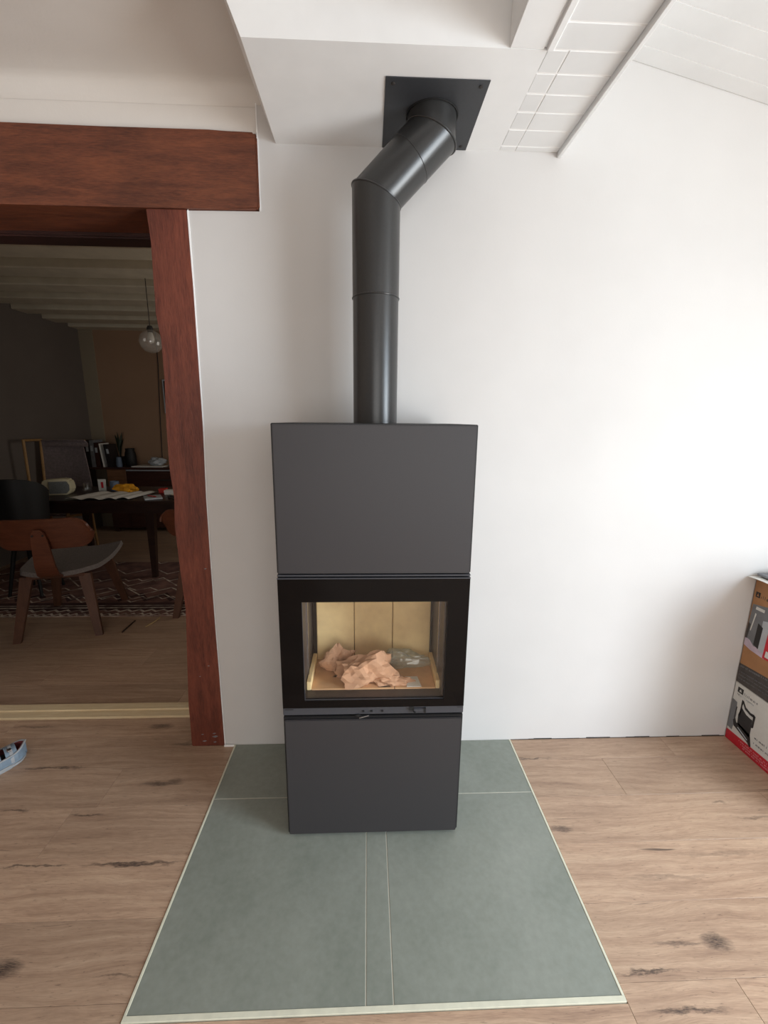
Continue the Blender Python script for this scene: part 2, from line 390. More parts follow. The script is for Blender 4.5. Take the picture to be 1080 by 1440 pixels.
# back wall (stove wall): drywall right of the post + plaster above the lintel
out = [(-.6435, 2.147), (-.397, 2.150), (-.391, 2.385), (-.391, 2.6), (.6, 2.72), (.66, slopez(.66)+.012), (XR, slopez(XR)+.012), (XR, 0)]+[(x+.0015, z) for x, z in postR[::-1]][0:-1]
wb = MB().prism(out, 0, .3, 'y').build('wall_back', M['wall'])
struct(wb, 'white plastered wall behind the stove')
wu = MB().prism([(XL, 2.386), (-.3925, 2.386), (-.3925, 2.62), (XL, 2.62)], .005, .3, 'y')
wu.box(XL, -2.29, .004, .3, 0, 2.16)
wu = wu.build('wall_back.001', M['cream']); struct(wu, 'cream plaster wall over the dark timber lintel')
bead = MB().prism([(-.6445, 2.145)]+[(x-.0005, z) for x, z in postR[1:]]+[(x+.003, z) for x, z in postR[::-1]], -.0035, 0, 'y')
bead.box(-.394, -.3905, -.0035, .0, 2.15, 2.47)
bead = bead.build('trim_1', M['caulk']); MB().box(-.66, HL-.004, -.012, -.0036, 0, .006, .001, 1).build('plaster_crumb', M['caulk'], bead)
struct(bead, 'thin white plaster bead along the post and lintel end')

gapl = MB(); rg = random.Random(4); x = HR+.006
while x < 1.66:
    w = rg.uniform(.02, .09); gapl.box(x, min(1.665, x+w), -.0016, 0, 0, rg.uniform(.0015, .006)); x += w
struct(gapl.build('wall_foot_gap', M['gap']), 'rough dark gap along the foot of the white wall right of the hearth')  # solid dark strips stand for the gap under the wall, not a baseboard
wr = MB().box(XR, XR+.1, -1.45, .3, 0, 2.9).box(XR, XR+.1, YB, -2.65, 0, 2.9).box(XR, XR+.1, -2.65, -1.45, 2.25, 2.9).box(XR, XR+.1, -2.65, -1.45, 0, .1)
struct(wr.build('wall_right', M['wall']), 'white wall with the wide daylight window on the right')
wf = MB().box(XL-.1, -.65, YB-.1, YB, 0, 2.9).box(1.75, XR+.1, YB-.1, YB, 0, 2.9).box(-.65, 1.75, YB-.1, YB, 2.3, 2.9).box(-.65, 1.75, YB-.1, YB, 0, .3)
struct(wf.build('wall_front', M['bouncewall']), 'unseen wall toned warm beige for its bounce light, with a window behind the viewer')
struct(MB().box(XL-.1, XL, YB, .3, 0, 2.9).build('wall_left', M['bouncewall']), 'plain unseen wall left of the doorway, toned warm beige for its bounce light')

# left ceiling with its plaster cove over the lintel
prof = [(.004, 2.462), (-.002, 2.468), (-.007, 2.478), (-.011, 2.492), (-.016, 2.505), (-.026, 2.514), (-.045, 2.519), (-.10, 2.524), (-.17, 2.530), (-.20, 2.534), (-.26, 2.538), (-1.0, 2.55), (-4.5, 2.60), (-4.5, 2.9), (.02, 2.9)]
ce = MB(); n = 12
bmx = [XL, -.375]
b = MB().prism(prof, XL, -.375, 'x').build('ceiling', M['cream'], smooth=True, angle=35)
struct(b, 'cream plaster ceiling with a rounded cove over the doorway')
# boxed soffit over the stove, its left side leaning out
SZ = 2.357
sof = MB().poly([(-.3305, 0, SZ), (-.3305, -.4155, SZ), (.4335, -.4155, SZ), (.4335, 0, SZ), (-.55, 0, 2.9), (-.55, -.4155, 2.9), (.4335, -.4155, 2.9), (.4335, 0, 2.9)],
    [(0, 1, 2, 3), (1, 5, 6, 2), (0, 4, 5, 1), (2, 6, 7, 3), (3, 7, 4, 0), (5, 4, 7, 6)])
struct(sof.build('ceiling.001', M['white']), 'white boxed ceiling soffit that the flue plate is fixed under')
struct(MB().box(-.376, .338, -4.5, -.4155, 2.66, 2.9).build('ceiling.002', M['wall']), 'white ceiling in front of the boxed soffit')
struct(MB().box(.337, .4245, -4.5, -.4155, SZ, 2.9, .002, 1).build('trim_2', M['white']), 'white boxed beam running from the soffit towards the viewer')
struct(MB().box(.4305, .4485, -4.5, -.4185, SZ-.006, SZ+.06, .002, 1).box(.425, .4305, -4.5, -.4185, SZ+.004, SZ+.05).build('trim_3', M['white']), 'white moulding beside the boxed beam')
# flat boarded strip: filler pieces and planks
st = MB().box(.4345, .653, -4.5, 0, SZ+.0016, SZ+.05).build('ceiling.003', M['caulk']); struct(st, 'flat strip of white painted boards right of the soffit')
ys = [0, -.029, -.113, -.193, -.268, -.342, -.418, -.497]
while ys[-1] > -1.6: ys.append(ys[-1]-.079)
for a, b in zip(ys, ys[1:]):
    xa = .4905 if b > -.42 else .449
    MB().box(xa, .6405, b+.0022, a-.0022, SZ, SZ+.0125, .0015, 1).build('plank', M['board'], st)
    if b > -.42: MB().box(.4355, .4892+random.uniform(-.002, .001), b+.003, a-.003, SZ+random.uniform(0, .0015), SZ+.0125, .0015, 1).build('filler_piece', M['board'], st)
MB().box(.449, .6405, -4.5, ys[-1], SZ, SZ+.0125).build('plank', M['board'], st)
struct(MB().box(.6405, .6545, -4.5, -.001, SZ-.016, SZ+.03, .002, 1).build('trim_4', M['board']), 'narrow white moulding along the right edge of the boarded strip')
struct(MB().box(.6545, .6665, -4.5, -.002, SZ+.006, 2.9).build('trim_5', M['board']), 'white board closing the side of the boarded strip')
# sloping boarded ceiling on the right
def slab(x0, x1, ya, yb, lo, hi):
    return MB().poly([(x0, ya, slopez(x0)+lo), (x1, ya, slopez(x1)+lo), (x1, yb, slopez(x1)+lo), (x0, yb, slopez(x0)+lo), (x0, ya, slopez(x0)+hi), (x1, ya, slopez(x1)+hi), (x1, yb, slopez(x1)+hi), (x0, yb, slopez(x0)+hi)],
        [(0, 1, 2, 3), (4, 7, 6, 5), (0, 4, 5, 1), (1, 5, 6, 2), (2, 6, 7, 3), (3, 7, 4, 0)])
sl = slab(.667, XR, -4.5, .0, .0018, .06).build('ceiling.004', M['caulk']); struct(sl, 'sloping white boarded ceiling on the right')
yy = 0; e = [0, -.060, -.137, -.211, -.286]
while e[-1] > -1.6: e.append(e[-1]-.0755)
for a, b in zip(e, e[1:]): slab(.667, XR, b+.0020, a-.0020, 0, .0145).build('plank', M['board'], sl)
slab(.667, XR, -4.5, e[-1], 0, .0145).build('plank', M['board'], sl)

# timber doorway
dr = empty('door_1', (-.9, 0, 0)); WORLD['door_1'] = (-.9, 0, 0); struct(dr, 'doorway framed in dark red-brown timber beams leading to the far room')
post = MB().prism(postL+postR[::-1], -.006, .29, 'y', .004).build('post', M['timber_v'], dr, True)
MB().prism([(-2.15, 2.146), (-2.28, 2.146), (-2.29, 1.2), (-2.28, 0), (-2.15, 0), (-2.145, 1.0)], -.006, .29, 'y', .004).build('post', M['timber_v'], dr, True)
for q, (x, z, w) in enumerate([(-.752, .062, .006), (-.700, .066, .008), (-.697, .050, .014), (-.745, .028, .010), (-.70, .022, .008), (-.74, .35, .004), (-.70, .40, .005), (-.68, .84, .006)]):
    MB().prism([(x-w, z), (x, z-w*.35), (x+w*.9, z+w*.1), (x+w*.2, z+w*.4)], -.0072, -.0055, 'y').build('plaster_spot', M['print_grey'], dr)
lt = [(-.392, 2.372), (-.402, 2.384), (-.55, 2.3845), (-.9, 2.3835), (-1.3, 2.386), (-2.45, 2.39), (-2.45, 2.14), (-1.7, 2.142), (-1.28, 2.146), (-.9, 2.147), (-.60, 2.149), (-.404, 2.1515), (-.3935, 2.156)]
MB().prism(lt, -.012, .2, 'y', .006).build('lintel', M['timber_h'], dr, True)
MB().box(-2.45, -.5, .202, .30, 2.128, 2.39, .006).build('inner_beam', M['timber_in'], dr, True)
MB().box(-2.15, -.80, .192, .238, -.012, .010, .001, 1).box(-2.15, -.80, .238, .284, -.012, .018, .001, 1).build('threshold', M['pine'], dr)

# far room shell
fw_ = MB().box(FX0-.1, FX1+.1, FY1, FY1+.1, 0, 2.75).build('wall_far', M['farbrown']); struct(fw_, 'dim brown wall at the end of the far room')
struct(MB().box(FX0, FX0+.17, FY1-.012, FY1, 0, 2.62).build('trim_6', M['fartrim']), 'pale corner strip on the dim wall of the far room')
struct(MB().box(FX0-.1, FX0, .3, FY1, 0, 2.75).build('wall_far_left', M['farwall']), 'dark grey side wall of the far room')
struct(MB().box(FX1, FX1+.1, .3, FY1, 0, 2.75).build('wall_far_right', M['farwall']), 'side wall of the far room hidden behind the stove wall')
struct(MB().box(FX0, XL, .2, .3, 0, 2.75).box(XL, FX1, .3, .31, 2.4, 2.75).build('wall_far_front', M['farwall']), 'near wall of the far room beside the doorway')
cf = MB().box(FX0-.1, FX1+.1, .3, FY1, 2.60, 2.75).build('ceiling.005', M['farbeam']); struct(cf, 'ceiling of the far room with pale painted beams')
for i in range(9):
    yc = .55+i*.42
    MB().box(FX0, FX1, yc, yc+.22, FZ, 2.6, .008, 1).build('beam', M['farbeam'], cf)

# ================================================================== HEARTH
he = thing('hearth', 'grey green tiled hearth with pale grout lines under the stove', 'hearth', (.014, -.45, 0))
MB().box(HL+.002, HR-.002, HF+.002, -.001, -.011, .0005).build('grout_bed', M['grout'], he)
xs = [(HL+.003, -.0215), (-.0185, .0487), (.0517, HR-.003)]
for (x0, x1) in xs:
    for (a, b) in ((HF+.003, -.2885), (-.2850, -.0015)):
        MB().box(x0, x1, a, b, -.010, .002, .0008, 1).build('tile', M['tile'], he)
MB().box(HL-.0045, HL+.0025, HF-.004, -.002, -.011, .003, .0008, 1).build('edge_trim', M['trim'], he)
MB().box(HR-.0025, HR+.0045, HF-.004, -.002, -.011, .003, .0008, 1).build('edge_trim', M['trim'], he)
MB().box(HL-.004, HR+.004, HF-.0105, HF+.0022, -.011, .0035, .0008, 1).build('edge_trim', M['trim'], he)

# ================================================================== STOVE
CX = .0045; X0, X1 = CX-.2985, CX+.2985; YF, YK = -.449, -.055
sv = thing('wood_stove', 'tall grey box-shaped wood stove with a wide glass door', 'stove', (CX, -.25, .002))
MB().box(X0+.012, X1-.012, YF+.018, YK-.02, .002, .014).build('plinth', M['black'], sv)
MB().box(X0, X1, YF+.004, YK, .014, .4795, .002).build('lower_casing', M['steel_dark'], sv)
MB().box(X0+.0045, X1-.0055, YF-.004, YF+.0035, .015, .4715, .0022).build('lower_front_panel', M['steel'], sv)
# narrow air rail between lower panel and door
rail = MB().box(X0, X1, YF+.002, YK, .4865, .5125, .0015).build('air_rail', M['steel_rail'], sv)
MB().box(X0, X1, YF+.02, YK, .4795, .4865).build('rail_gap', M['black'], sv)
MB().box(X0+.006, X0+.034, YF, YF+.006, .508, .5145).build('rail_slot', M['black'], rail); MB().box(X1-.022, X1-.003, YF, YF+.006, .509, .5145).build('rail_slot', M['black'], rail)
for dx in (-.035, -.008, .028): MB().box(CX+dx-.0035, CX+dx+.0035, YF-.001, YF+.004, .4965, .5015).build('rail_hole', M['black'], rail)
MB().tube([(-.043, YF-.004, .4775), (-.012, YF-.012, .4925)], .0022, 8).build('air_lever', M['chrome'], sv)
MB().prism([(-.058, .487), (-.036, .474), (-.030, .479), (-.046, .489)], YF-.003, YF+.004, 'y').build('lever_slot', M['black'], sv)
lat = MB().box(.136, .176, YF-.007, YF+.004, .4985, .5105, .002).build('door_latch', M['steel_rail'], sv)
for q in ((.122, .137, YF-.004, YF+.004, .503, .515), (.136, .143, YF-.0085, YF+.002, .494, .500), (.170, .1765, YF-.0085, YF+.002, .494, .513)): MB().box(*q).build('latch_slot', M['black'], lat)
# fire chamber
ZB, ZT = .5125, .9655
for s, xa, xb in ((-1, X0+.001, CX-.236), (1, CX+.238, X1-.001)):
    MB().box(xa, xb, YF+.006, YK, ZB, ZT).build('side_wall', M['steel_dark'], sv)
MB().box(CX-.24, CX+.24, -.13, YK, ZB, ZT).build('back_wall', M['steel_dark'], sv)
MB().box(CX-.24, CX+.24, YF+.012, -.13, ZB, .5435).build('firebox_base', M['lining'], sv)
MB().box(CX-.24, CX+.24, YF+.03, -.13, .945, ZT).build('firebox_top', M['clay'], sv)
xp = [-.2085, -.067, .0775, .2215]
for a, b in zip(xp, xp[1:]): MB().box(a+.0012, b-.0012, -.21, -.185, .54, .945, .0025, 1).build('back_firebrick', M['clay'], sv)
MB().box(-.2235, .2365, -.184, -.13, .5435, .945).build('firebrick_backing', M['gap'], sv)
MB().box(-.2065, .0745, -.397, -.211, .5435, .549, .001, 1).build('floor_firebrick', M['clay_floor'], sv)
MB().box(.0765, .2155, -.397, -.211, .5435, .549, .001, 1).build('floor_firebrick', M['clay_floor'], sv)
# low fireclay kerbs along both sides
for xa, xb in ((-.2225, -.207), (.2165, .232)): MB().box(xa, xb, -.397, -.212, .5435, .575, .002, 1).build('side_firebrick', M['clay'], sv)
# grey side linings with an upright rib
for s, xa in ((-1, -.2305), (1, .2335)):
    MB().box(xa-.004 if s > 0 else xa-.002, xa+.006, -.43, -.186, .545, .945).build('side_lining', M['lining'], sv)
    MB().box(xa-.008 if s > 0 else xa+.004, xa-.001 if s > 0 else xa+.012, -.352, -.345, .56, .945).build('side_rib', M['chrome'], sv)
# door: black printed glass border with the clear window
wx0, wx1, wz0, wz1 = -.2215, .2355, .5425, .8875
door = MB()
door.box(X0+.001, X1-.001, YF-.003, YF+.005, .516, wz0); door.box(X0+.001, X1-.001, YF-.003, YF+.005, wz1, .9625)
door.box(X0+.001, wx0, YF-.003, YF+.005, wz0, wz1); door.box(wx1, X1-.001, YF-.003, YF+.005, wz0, wz1)
door = door.build('door', M['ceramic'], sv)
MB().box(wx0-.004, wx1+.004, YF+.0055, YF+.0085, wz0-.004, wz1+.004).build('window_pane', M['glass'], door)
MB().box(X0, X1, YF-.0025, YF+.02, .9628, .9660).build('door_top_edge', M['steel_rail'], door)
MB().box(X0+.002, X1-.002, YF-.0025, YF+.02, .5130, .5158).build('door_bottom_edge', M['steel_rail'], door)
MB().box(wx0, wx1, YF+.0003, YF+.0050, wz0, wz0+.0013).box(wx0, wx0+.001, YF+.0003, YF+.005, wz0, wz1).box(wx1-.001, wx1, YF+.0003, YF+.005, wz0, wz1).build('window_edge', M['steel_rail'], door)
MB().box(X0, X1, YF+.02, YK, .9660, .9695).build('upper_gap', M['black'], sv)
MB().box(X0, X1, YF+.001, YK, .9700, .9755, .001, 1).build('middle_rail', M['steel_rail'], sv)
MB().box(X0, X1, YF+.02, YK, .9755, .9795).build('upper_gap', M['black'], sv)
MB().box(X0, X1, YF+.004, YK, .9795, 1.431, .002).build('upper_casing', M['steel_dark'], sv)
MB().box(X0+.0045, X1-.0055, YF-.004, YF+.0035, .9810, 1.4285, .0022).build('upper_front_panel', M['steel'], sv)

# things lying inside the firebox
def crumple(cx, cy, cz, rx, ry, rz, seed, amp, floor, sub=4):
    b = MB(); bmesh.ops.create_icosphere(b.bm, subdivisions=sub, radius=1)
    rnd = random.Random(seed); planes = []
    for i in range(26):
        d = Vector((rnd.gauss(0, 1), rnd.gauss(0, 1), rnd.gauss(0, 1))).normalized(); planes.append((d, rnd.uniform(.62, 1.0)))
    for v in b.bm.verts:
        p = v.co.normalized(); k = min([q/max(1e-3, p.dot(d)) for d, q in planes if p.dot(d) > .05]+[1.25])
        q = p*k
        n1 = abs(noise.noise(q*1.15+Vector((seed, 0, 0)))); n2 = abs(noise.noise(q*3.0+Vector((0, seed, 3)))); n3 = noise.noise(q*9+Vector((1, 2, seed)))
        k *= 1.12+amp*(.75-2.4*n1-.9*n2+.3*n3)
        v.co = Vector((cx+p.x*k*rx, cy+p.y*k*ry, max(floor+.0005, cz+p.z*k*rz)))
    return b
pp = thing('crumpled_paper', 'crumpled brown packing paper lying in the stove firebox', 'paper', (-.03, -.31, .55))
crumple(-.03, -.338, .566, .112, .05, .076, 17, .42, .5495).build('paper_wad', M['kraft'], pp)
crumple(-.12, -.275, .562, .06, .05, .066, 23, .45, .5495).build('paper_wad', M['kraft'], pp)
crumple(.075, -.365, .553, .065, .028, .03, 5, .4, .5495).build('paper_wad', M['kraft'], pp)
bg = thing('plastic_bag', 'crumpled clear plastic bag behind the brown paper in the firebox', 'bag', (.09, -.25, .55))
crumple(.088, -.266, .572, .088, .03, .046, 31, .40, .5495).build('bag_film', M['film'], bg)
tag(MB().prism([(.118, -.394), (.168, -.394), (.160, -.335), (.116, -.335)], .5495, .5515, 'z').build('paper_card', M['paper']), 'small white card lying flat in the right front of the firebox', 'card')

# ================================================================== FLUE
fp = thing('flue_pipe', 'matt black stove pipe with two elbows rising to a square ceiling plate', 'flue pipe', (.0085, -.165, 1.431))
PX, PY, PR = .0085, -.165, .0755; QX = .178; J1, J2 = 2.131, 2.131+(.178-.0085)
def ring_h(x, z, r=PR): return [(x+r*math.cos(2*PI*j/48), PY+r*math.sin(2*PI*j/48), z) for j in range(48)]
tan = math.tan(R(22.5))
def ring_m(x, z, sgn, r=PR): # mitre plane between vertical and the 45 degree leg
    return [(x+r*math.cos(2*PI*j/48), PY+r*math.sin(2*PI*j/48), z-math.tan(R(22.5))*r*math.cos(2*PI*j/48)) for j in range(48)]
MB().rings([ring_h(PX, 1.431), ring_h(PX, 1.832)]).build('pipe_section', M['flue'], fp, True)
MB().rings([ring_h(PX, 1.834, PR+.0012), ring_m(PX, J1, 1, PR+.0012)]).build('pipe_section', M['flue'], fp, True)
MB().rings([ring_m(PX, J1, 1), ring_m(QX, J2, 1)]).build('pipe_section', M['flue'], fp, True)
MB().rings([ring_m(QX, J2, 1), ring_h(QX, SZ-.003)]).build('pipe_section', M['flue'], fp, True)
def seam(pts): MB().tube(pts, .0028, 8, closed=True).build('seam_ring', M['flue'], fp, True)
seam(ring_h(PX, 1.833, PR+.0005)); seam(ring_m(PX, J1, 1, PR+.001)); seam(ring_m(QX, J2, 1, PR+.001))
# slip joint half way up the slanted leg: a slightly wider sleeve
t0 = .62; mx, mz = PX+(QX-PX)*t0, J1+(J2-J1)*t0
dirv = Vector((1, 0, 1)).normalized(); sa = Vector((1, 0, -1)).normalized()
sl_ring = [Vector((mx, PY, mz))+sa*((PR+.0004)*math.cos(2*PI*j/48))+Vector((0, 1, 0))*((PR+.0004)*math.sin(2*PI*j/48)) for j in range(48)]
MB().tube(sl_ring, .0009, 6, closed=True).build('slip_joint', M['flue'], fp, True)
MB().tube(ring_h(QX, SZ-.0045, PR+.003), .0022, 6, closed=True).build('collar_gap', M['black'], fp, True)
pl = MB().box(.0303, .3190, -.3135, -.002, SZ-.0028, SZ-.0004, .0006, 1).build('ceiling_plate', M['plate'], fp)
for sx in (.0303+.022, .319-.022):
    for sy in (-.3135+.022, -.002-.022): MB().lathe([(.0055, 0), (.0055, -.002), (.002, -.0032)], sx, sy, SZ-.0028, 12).build('screw', M['gap'], pl)

# ================================================================== BOXES ON THE RIGHT
def lettering(parent, name, mat, xf, y_start, y_end, z, h, n, seed, dz=0.):
    """row of small upright strokes and arcs on a face of constant x, reading away from the wall"""
    rnd = random.Random(seed); b = MB(); step = (y_end-y_start)/n
    for i in range(n):
        ya = y_start+i*step; w = step*.7; zz = z+dz*i
        k = rnd.choice('nlosi')
        lo, hi = min(ya, ya+w), max(ya, ya+w); t = abs(w)*.28
        if k in 'lino': b.box(xf-.0006, xf, hi-t, hi, zz, zz+h*(1.5 if k == 'l' else 1))
        if k in 'no': b.box(xf-.0006, xf, lo, lo+t, zz, zz+h); b.box(xf-.0006, xf, lo, hi, zz+h*.75, zz+h)
        if k in 'os': b.box(xf-.0006, xf, lo, hi, zz, zz+h*.25)
        if k == 's': b.box(xf-.0006, xf, lo, hi, zz+h*.75, zz+h); b.box(xf-.0006, xf, lo, hi, zz+h*.38, zz+h*.6)
    return b.build(name, mat, parent)
BX = 1.667
def sheet(parent, name, mat, pts, lift=.0008): return MB().prism(pts, BX-lift, BX+.0002, 'x').build(name, mat, parent)
lb = thing('cardboard_box', 'white printed carton with a red bottom band at the base of the stack', 'box', (1.95, -.3, 0))
MB().box(BX, 2.28, -.56, -.004, 0, .2925, .002).build('carton', M['print_white'], lb)
sheet(lb, 'red_band', M['print_red'], [(-.005, .001), (-.559, .001), (-.559, .058), (-.005, .048)])
sheet(lb, 'logo', M['print_black'], [(-.022, .250), (-.050, .250), (-.050, .275), (-.022, .275)])
MB().prism([(-.030, .257), (-.043, .257), (-.0365, .269)], BX-.0014, BX-.0007, 'x').build('logo_mark', M['print_white'], lb)
lettering(lb, 'lettering', M['print_grey'], BX, -.056, -.125, .252, .008, 9, 3)
lettering(lb, 'lettering', M['print_char'], BX, -.024, -.034, .236, .006, 2, 4)
lettering(lb, 'lettering', M['print_pale'], BX, -.036, -.11, .236, .005, 9, 14)
for q in range(3): lettering(lb, 'band_lettering', M['print_pink'], BX-.0008, -.075-.012*q, -.40, .034-.011*q, .006, 40, 5+q)
lettering(lb, 'lettering', M['print_grey'], BX, -.14, -.3, .10, .006, 14, 9)
lettering(lb, 'lettering', M['print_grey'], BX, -.14, -.3, .075, .006, 14, 10)
# printed picture: black wrought basket with firewood and a blurred room behind
sheet(lb, 'printed_room', M['print_grey'], [(-.006, .062), (-.03, .058), (-.038, .14), (-.03, .2), (-.006, .205)], .0009)
sheet(lb, 'printed_tool', M['print_black'], [(-.030, .120), (-.034, .120), (-.036, .180), (-.032, .180)], .0013)
bk = MB()
def bar(pts): bk.prism(pts, BX-.0016, BX+.0001, 'x')
bar([(-.052, .150), (-.058, .150), (-.060, .225), (-.053, .228)])
bar([(-.056, .222), (-.06, .228), (-.075, .206), (-.10, .197), (-.118, .200), (-.124, .194), (-.12, .187), (-.10, .187), (-.075, .195)])
bar([(-.117, .199), (-.126, .195), (-.125, .14), (-.118, .136)])
bar([(-.058, .196), (-.115, .170), (-.118, .085), (-.052, .105), (-.048, .15)])
bar([(-.028, .110), (-.036, .085), (-.06, .078), (-.115, .058), (-.127, .045), (-.131, .052), (-.118, .1), (-.06, .112), (-.045, .106), (-.036, .124)])
bk.build('printed_basket', M['print_black'], lb)
MB().prism([(-.060, .206), (-.078, .190), (-.112, .181), (-.112, .172), (-.085, .176), (-.061, .192)], BX-.0022, BX-.0014, 'x').build('printed_highlight', M['print_white'], lb)
MB().prism([(-.058, .094), (-.112, .070), (-.110, .066), (-.056, .089)], BX-.0022, BX-.0014, 'x').build('printed_highlight', M['print_pale'], lb)

ub = thing('cardboard_box', 'brown carton with a dark bottom band resting on the white carton', 'box', (1.9, -.28, .293))
MB().box(BX, 2.2, -.50, -.004, .2932, .786, .002).build('carton', M['card'], ub)
sheet(ub, 'dark_band', M['print_char'], [(-.005, .294), (-.499, .294), (-.499, .420), (-.005, .384)])
lettering(ub, 'band_lettering', M['print_grey'], BX-.0008, -.012, -.20, .370, .007, 22, 12, .0007)
for q in range(3): lettering(ub, 'band_lettering', M['print_grey'], BX-.0008, -.014, -.2, .345-.016*q, .004, 30, 20+q, .0004)
sheet(ub, 'logo', M['print_black'], [(-.016, .708), (-.036, .708), (-.036, .732), (-.016, .732)])
MB().prism([(-.021, .714), (-.031, .714), (-.026, .727)], BX-.0014, BX-.0007, 'x').build('logo_mark', M['card'], ub)
lettering(ub, 'lettering', M['print_char'], BX, -.042, -.11, .709, .010, 8, 33)
sheet(ub, 'printed_photo', M['print_grey'], [(-.006, .500), (-.012, .672), (-.112, .690), (-.112, .480), (-.05, .478)], .0009)
sheet(ub, 'printed_machine', M['print_pale'], [(-.075, .49), (-.072, .62), (-.112, .63), (-.112, .482)], .0014)
sheet(ub, 'printed_machine', M['print_lilac'], [(-.006, .478), (-.04, .468), (-.108, .462), (-.108, .498), (-.05, .492), (-.03, .51), (-.006, .515)], .0013)
MB().prism([(-.050, .500), (-.074, .490), (-.078, .590), (-.054, .600)], BX-.0020, BX-.0010, 'x').build('printed_pad', M['print_black'], ub)
MB().prism([(-.006, .512), (-.015, .512), (-.02, .58), (-.01, .585)], BX-.0020, BX-.0010, 'x').build('printed_shadow', M['print_char'], ub)
MB().prism([(-.030, .655), (-.070, .655), (-.071, .668), (-.031, .668)], BX-.0020, BX-.0008, 'x').build('printed_label', M['print_white'], ub)
MB().prism([(-.022, .555), (-.025, .552), (-.037, .635), (-.032, .638)], BX-.0020, BX-.0008, 'x').build('printed_shine', M['print_white'], ub)
sheet(ub, 'red_label', M['print_red'], [(-.100, .464), (-.20, .464), (-.20, .60), (-.105, .60)], .0018)
MB().prism([(-.110, .474), (-.16, .474), (-.16, .502), (-.112, .502)], BX-.0026, BX-.0016, 'x').build('white_label', M['print_white'], ub)

def sheet_wavy(x0, x1, y0, y1, z, amp, seed):
    return grid_solid(lambda u, v: (x0+(x1-x0)*u, y0+(y1-y0)*v, z+amp*(1+noise.noise(Vector((u*2.5, v*3, seed))))), 12, 12, -.002)
tag(sheet_wavy(1.625, 2.0, -.42, -.006, .790, .006, 1).build('plastic_sheet', M['paper'], None, True, (1.8, -.2, .79)), 'white plastic sheet lying over the top of the brown carton', 'sheet')
tag(MB().box(1.655, 1.95, -.33, -.012, .8060, .8150, .002, 1).build('magazine', M['print_grey'], None, False, (1.8, -.17, .806)), 'grey magazine lying on the white plastic sheet', 'magazine')
fd = thing('folder', 'beige folder with a dark edge on top of the grey magazine', 'folder', (1.82, -.2, .8155))
MB().box(1.70, 1.99, -.36, -.03, .8155, .826, .002, 1).build('cover', M['pine'], fd)
MB().box(1.695, 1.97, -.36, -.045, .8265, .8300, .001, 1).build('dark_edge', M['gap'], fd)
tag(MB().prism([(1.73, -.06), (1.95, -.03), (1.97, -.3), (1.75, -.33)], .8305, .836, 'z').build('envelope', M['paper'], None, False, (1.85, -.18, .8305)), 'white envelope lying on the beige folder', 'envelope')

# ================================================================== SHOE
def shoe():
    root = thing('shoe', 'blue grey open sandal lying on the floor at the left', 'shoe', (-1.60, -.10, 0), R(-132), world=False)
    # local frame: +x from the heel tip towards the toe, heel at x = -.1
    L = .26
    def half(t): return .030+.014*math.sin(PI*min(1, t*1.05))+.010*math.sin(PI*max(0, t-.35)/.65)-(.03*max(0, (t-.86)/.14)**2)-(.022*max(0, (.12-t)/.12)**2)
    def outline(sc, n=14):
        a = [(-.10+L*t, half(t)*sc) for t in [i/n for i in range(n+1)]]; return a+[(x, -w) for x, w in a[::-1]]
    MB().prism(outline(1.08), .0, .016, 'z', .004).build('sole', M['shoe_pale'], root, True)
    MB().prism(outline(.95), .0162, .024, 'z').build('insole', M['shoe_dark'], root)
    def wall(t0, t1, hfun, sc, top, mat, name, th=.0035):
        def f(u, v):
            t = t0+(t1-t0)*u; w = half(t)*sc; h = hfun(t); a = PI*v
            k = top(t)    # 1 = closed over the foot, 0 = upright sides only
            return (-.10+L*t, w*math.cos(a)*(1 if k > .5 else 1), .016+h*(math.sin(a)**.7))
        return grid_solid(f, 14, 13, th).build(name, mat, root, True)
    wall(.42, .965, lambda t: .060-.07*(t-.42), 1.0, lambda t: 1, M['shoe'], 'vamp')
    # heel counter: U-shaped upright wall
    pts = [(-.10+L*t, half(t)*1.0) for t in (.52, .40, .30, .2, .12, .06, .02)]; pts = pts+[(-.104, 0)]+[(x, -w) for x, w in pts[::-1]]
    def g(u, v):
        i = u*(len(pts)-1); a = int(min(i, len(pts)-2)); q = i-a
        x = pts[a][0]*(1-q)+pts[a+1][0]*q; y = pts[a][1]*(1-q)+pts[a+1][1]*q
        h = .034+.022*math.exp(-((u-.5)/.20)**2)
        return (x*(1+0*v), y*(1-.06*v), .014+h*v)
    grid_solid(g, 31, 6, .0045).build('heel_counter', M['shoe'], root, True)
    def g2(u, v):
        p = Vector(g(u, v)); c = Vector((-.02, 0, p.z)); return p+(c-p).normalized()*.0055
    grid_solid(g2, 31, 6, .0012).build('lining', M['shoe_in'], root, True)
    rim = [Vector(g(i/30, 1)) for i in range(31)]
    MB().tube(rim, .0034, 8).build('rim', M['shoe_pale'], root, True)
    def strap(t, h, wd, mat, name):
        grid_solid(lambda u, v: (-.10+L*t+(v-.5)*wd, (half(t)*1.03)*math.cos(PI*u), .02+h*math.sin(PI*u)**.8), 15, 4, .003).build(name, mat, root, True)
    strap(.17, .050, .034, M['shoe'], 'strap'); strap(.33, .050, .022, M['shoe'], 'strap'); strap(.17, .0535, .010, M['shoe_pale'], 'strap_edge')
    MB().box(-.060, -.046, .008, .026, .0655, .0725, .002, 1).build('buckle', M['chrome'], root)
    return root
sh = shoe(); sh.location = (-1.578, -.118, 0); sh.scale = (1.12, 1.2, 1.0)

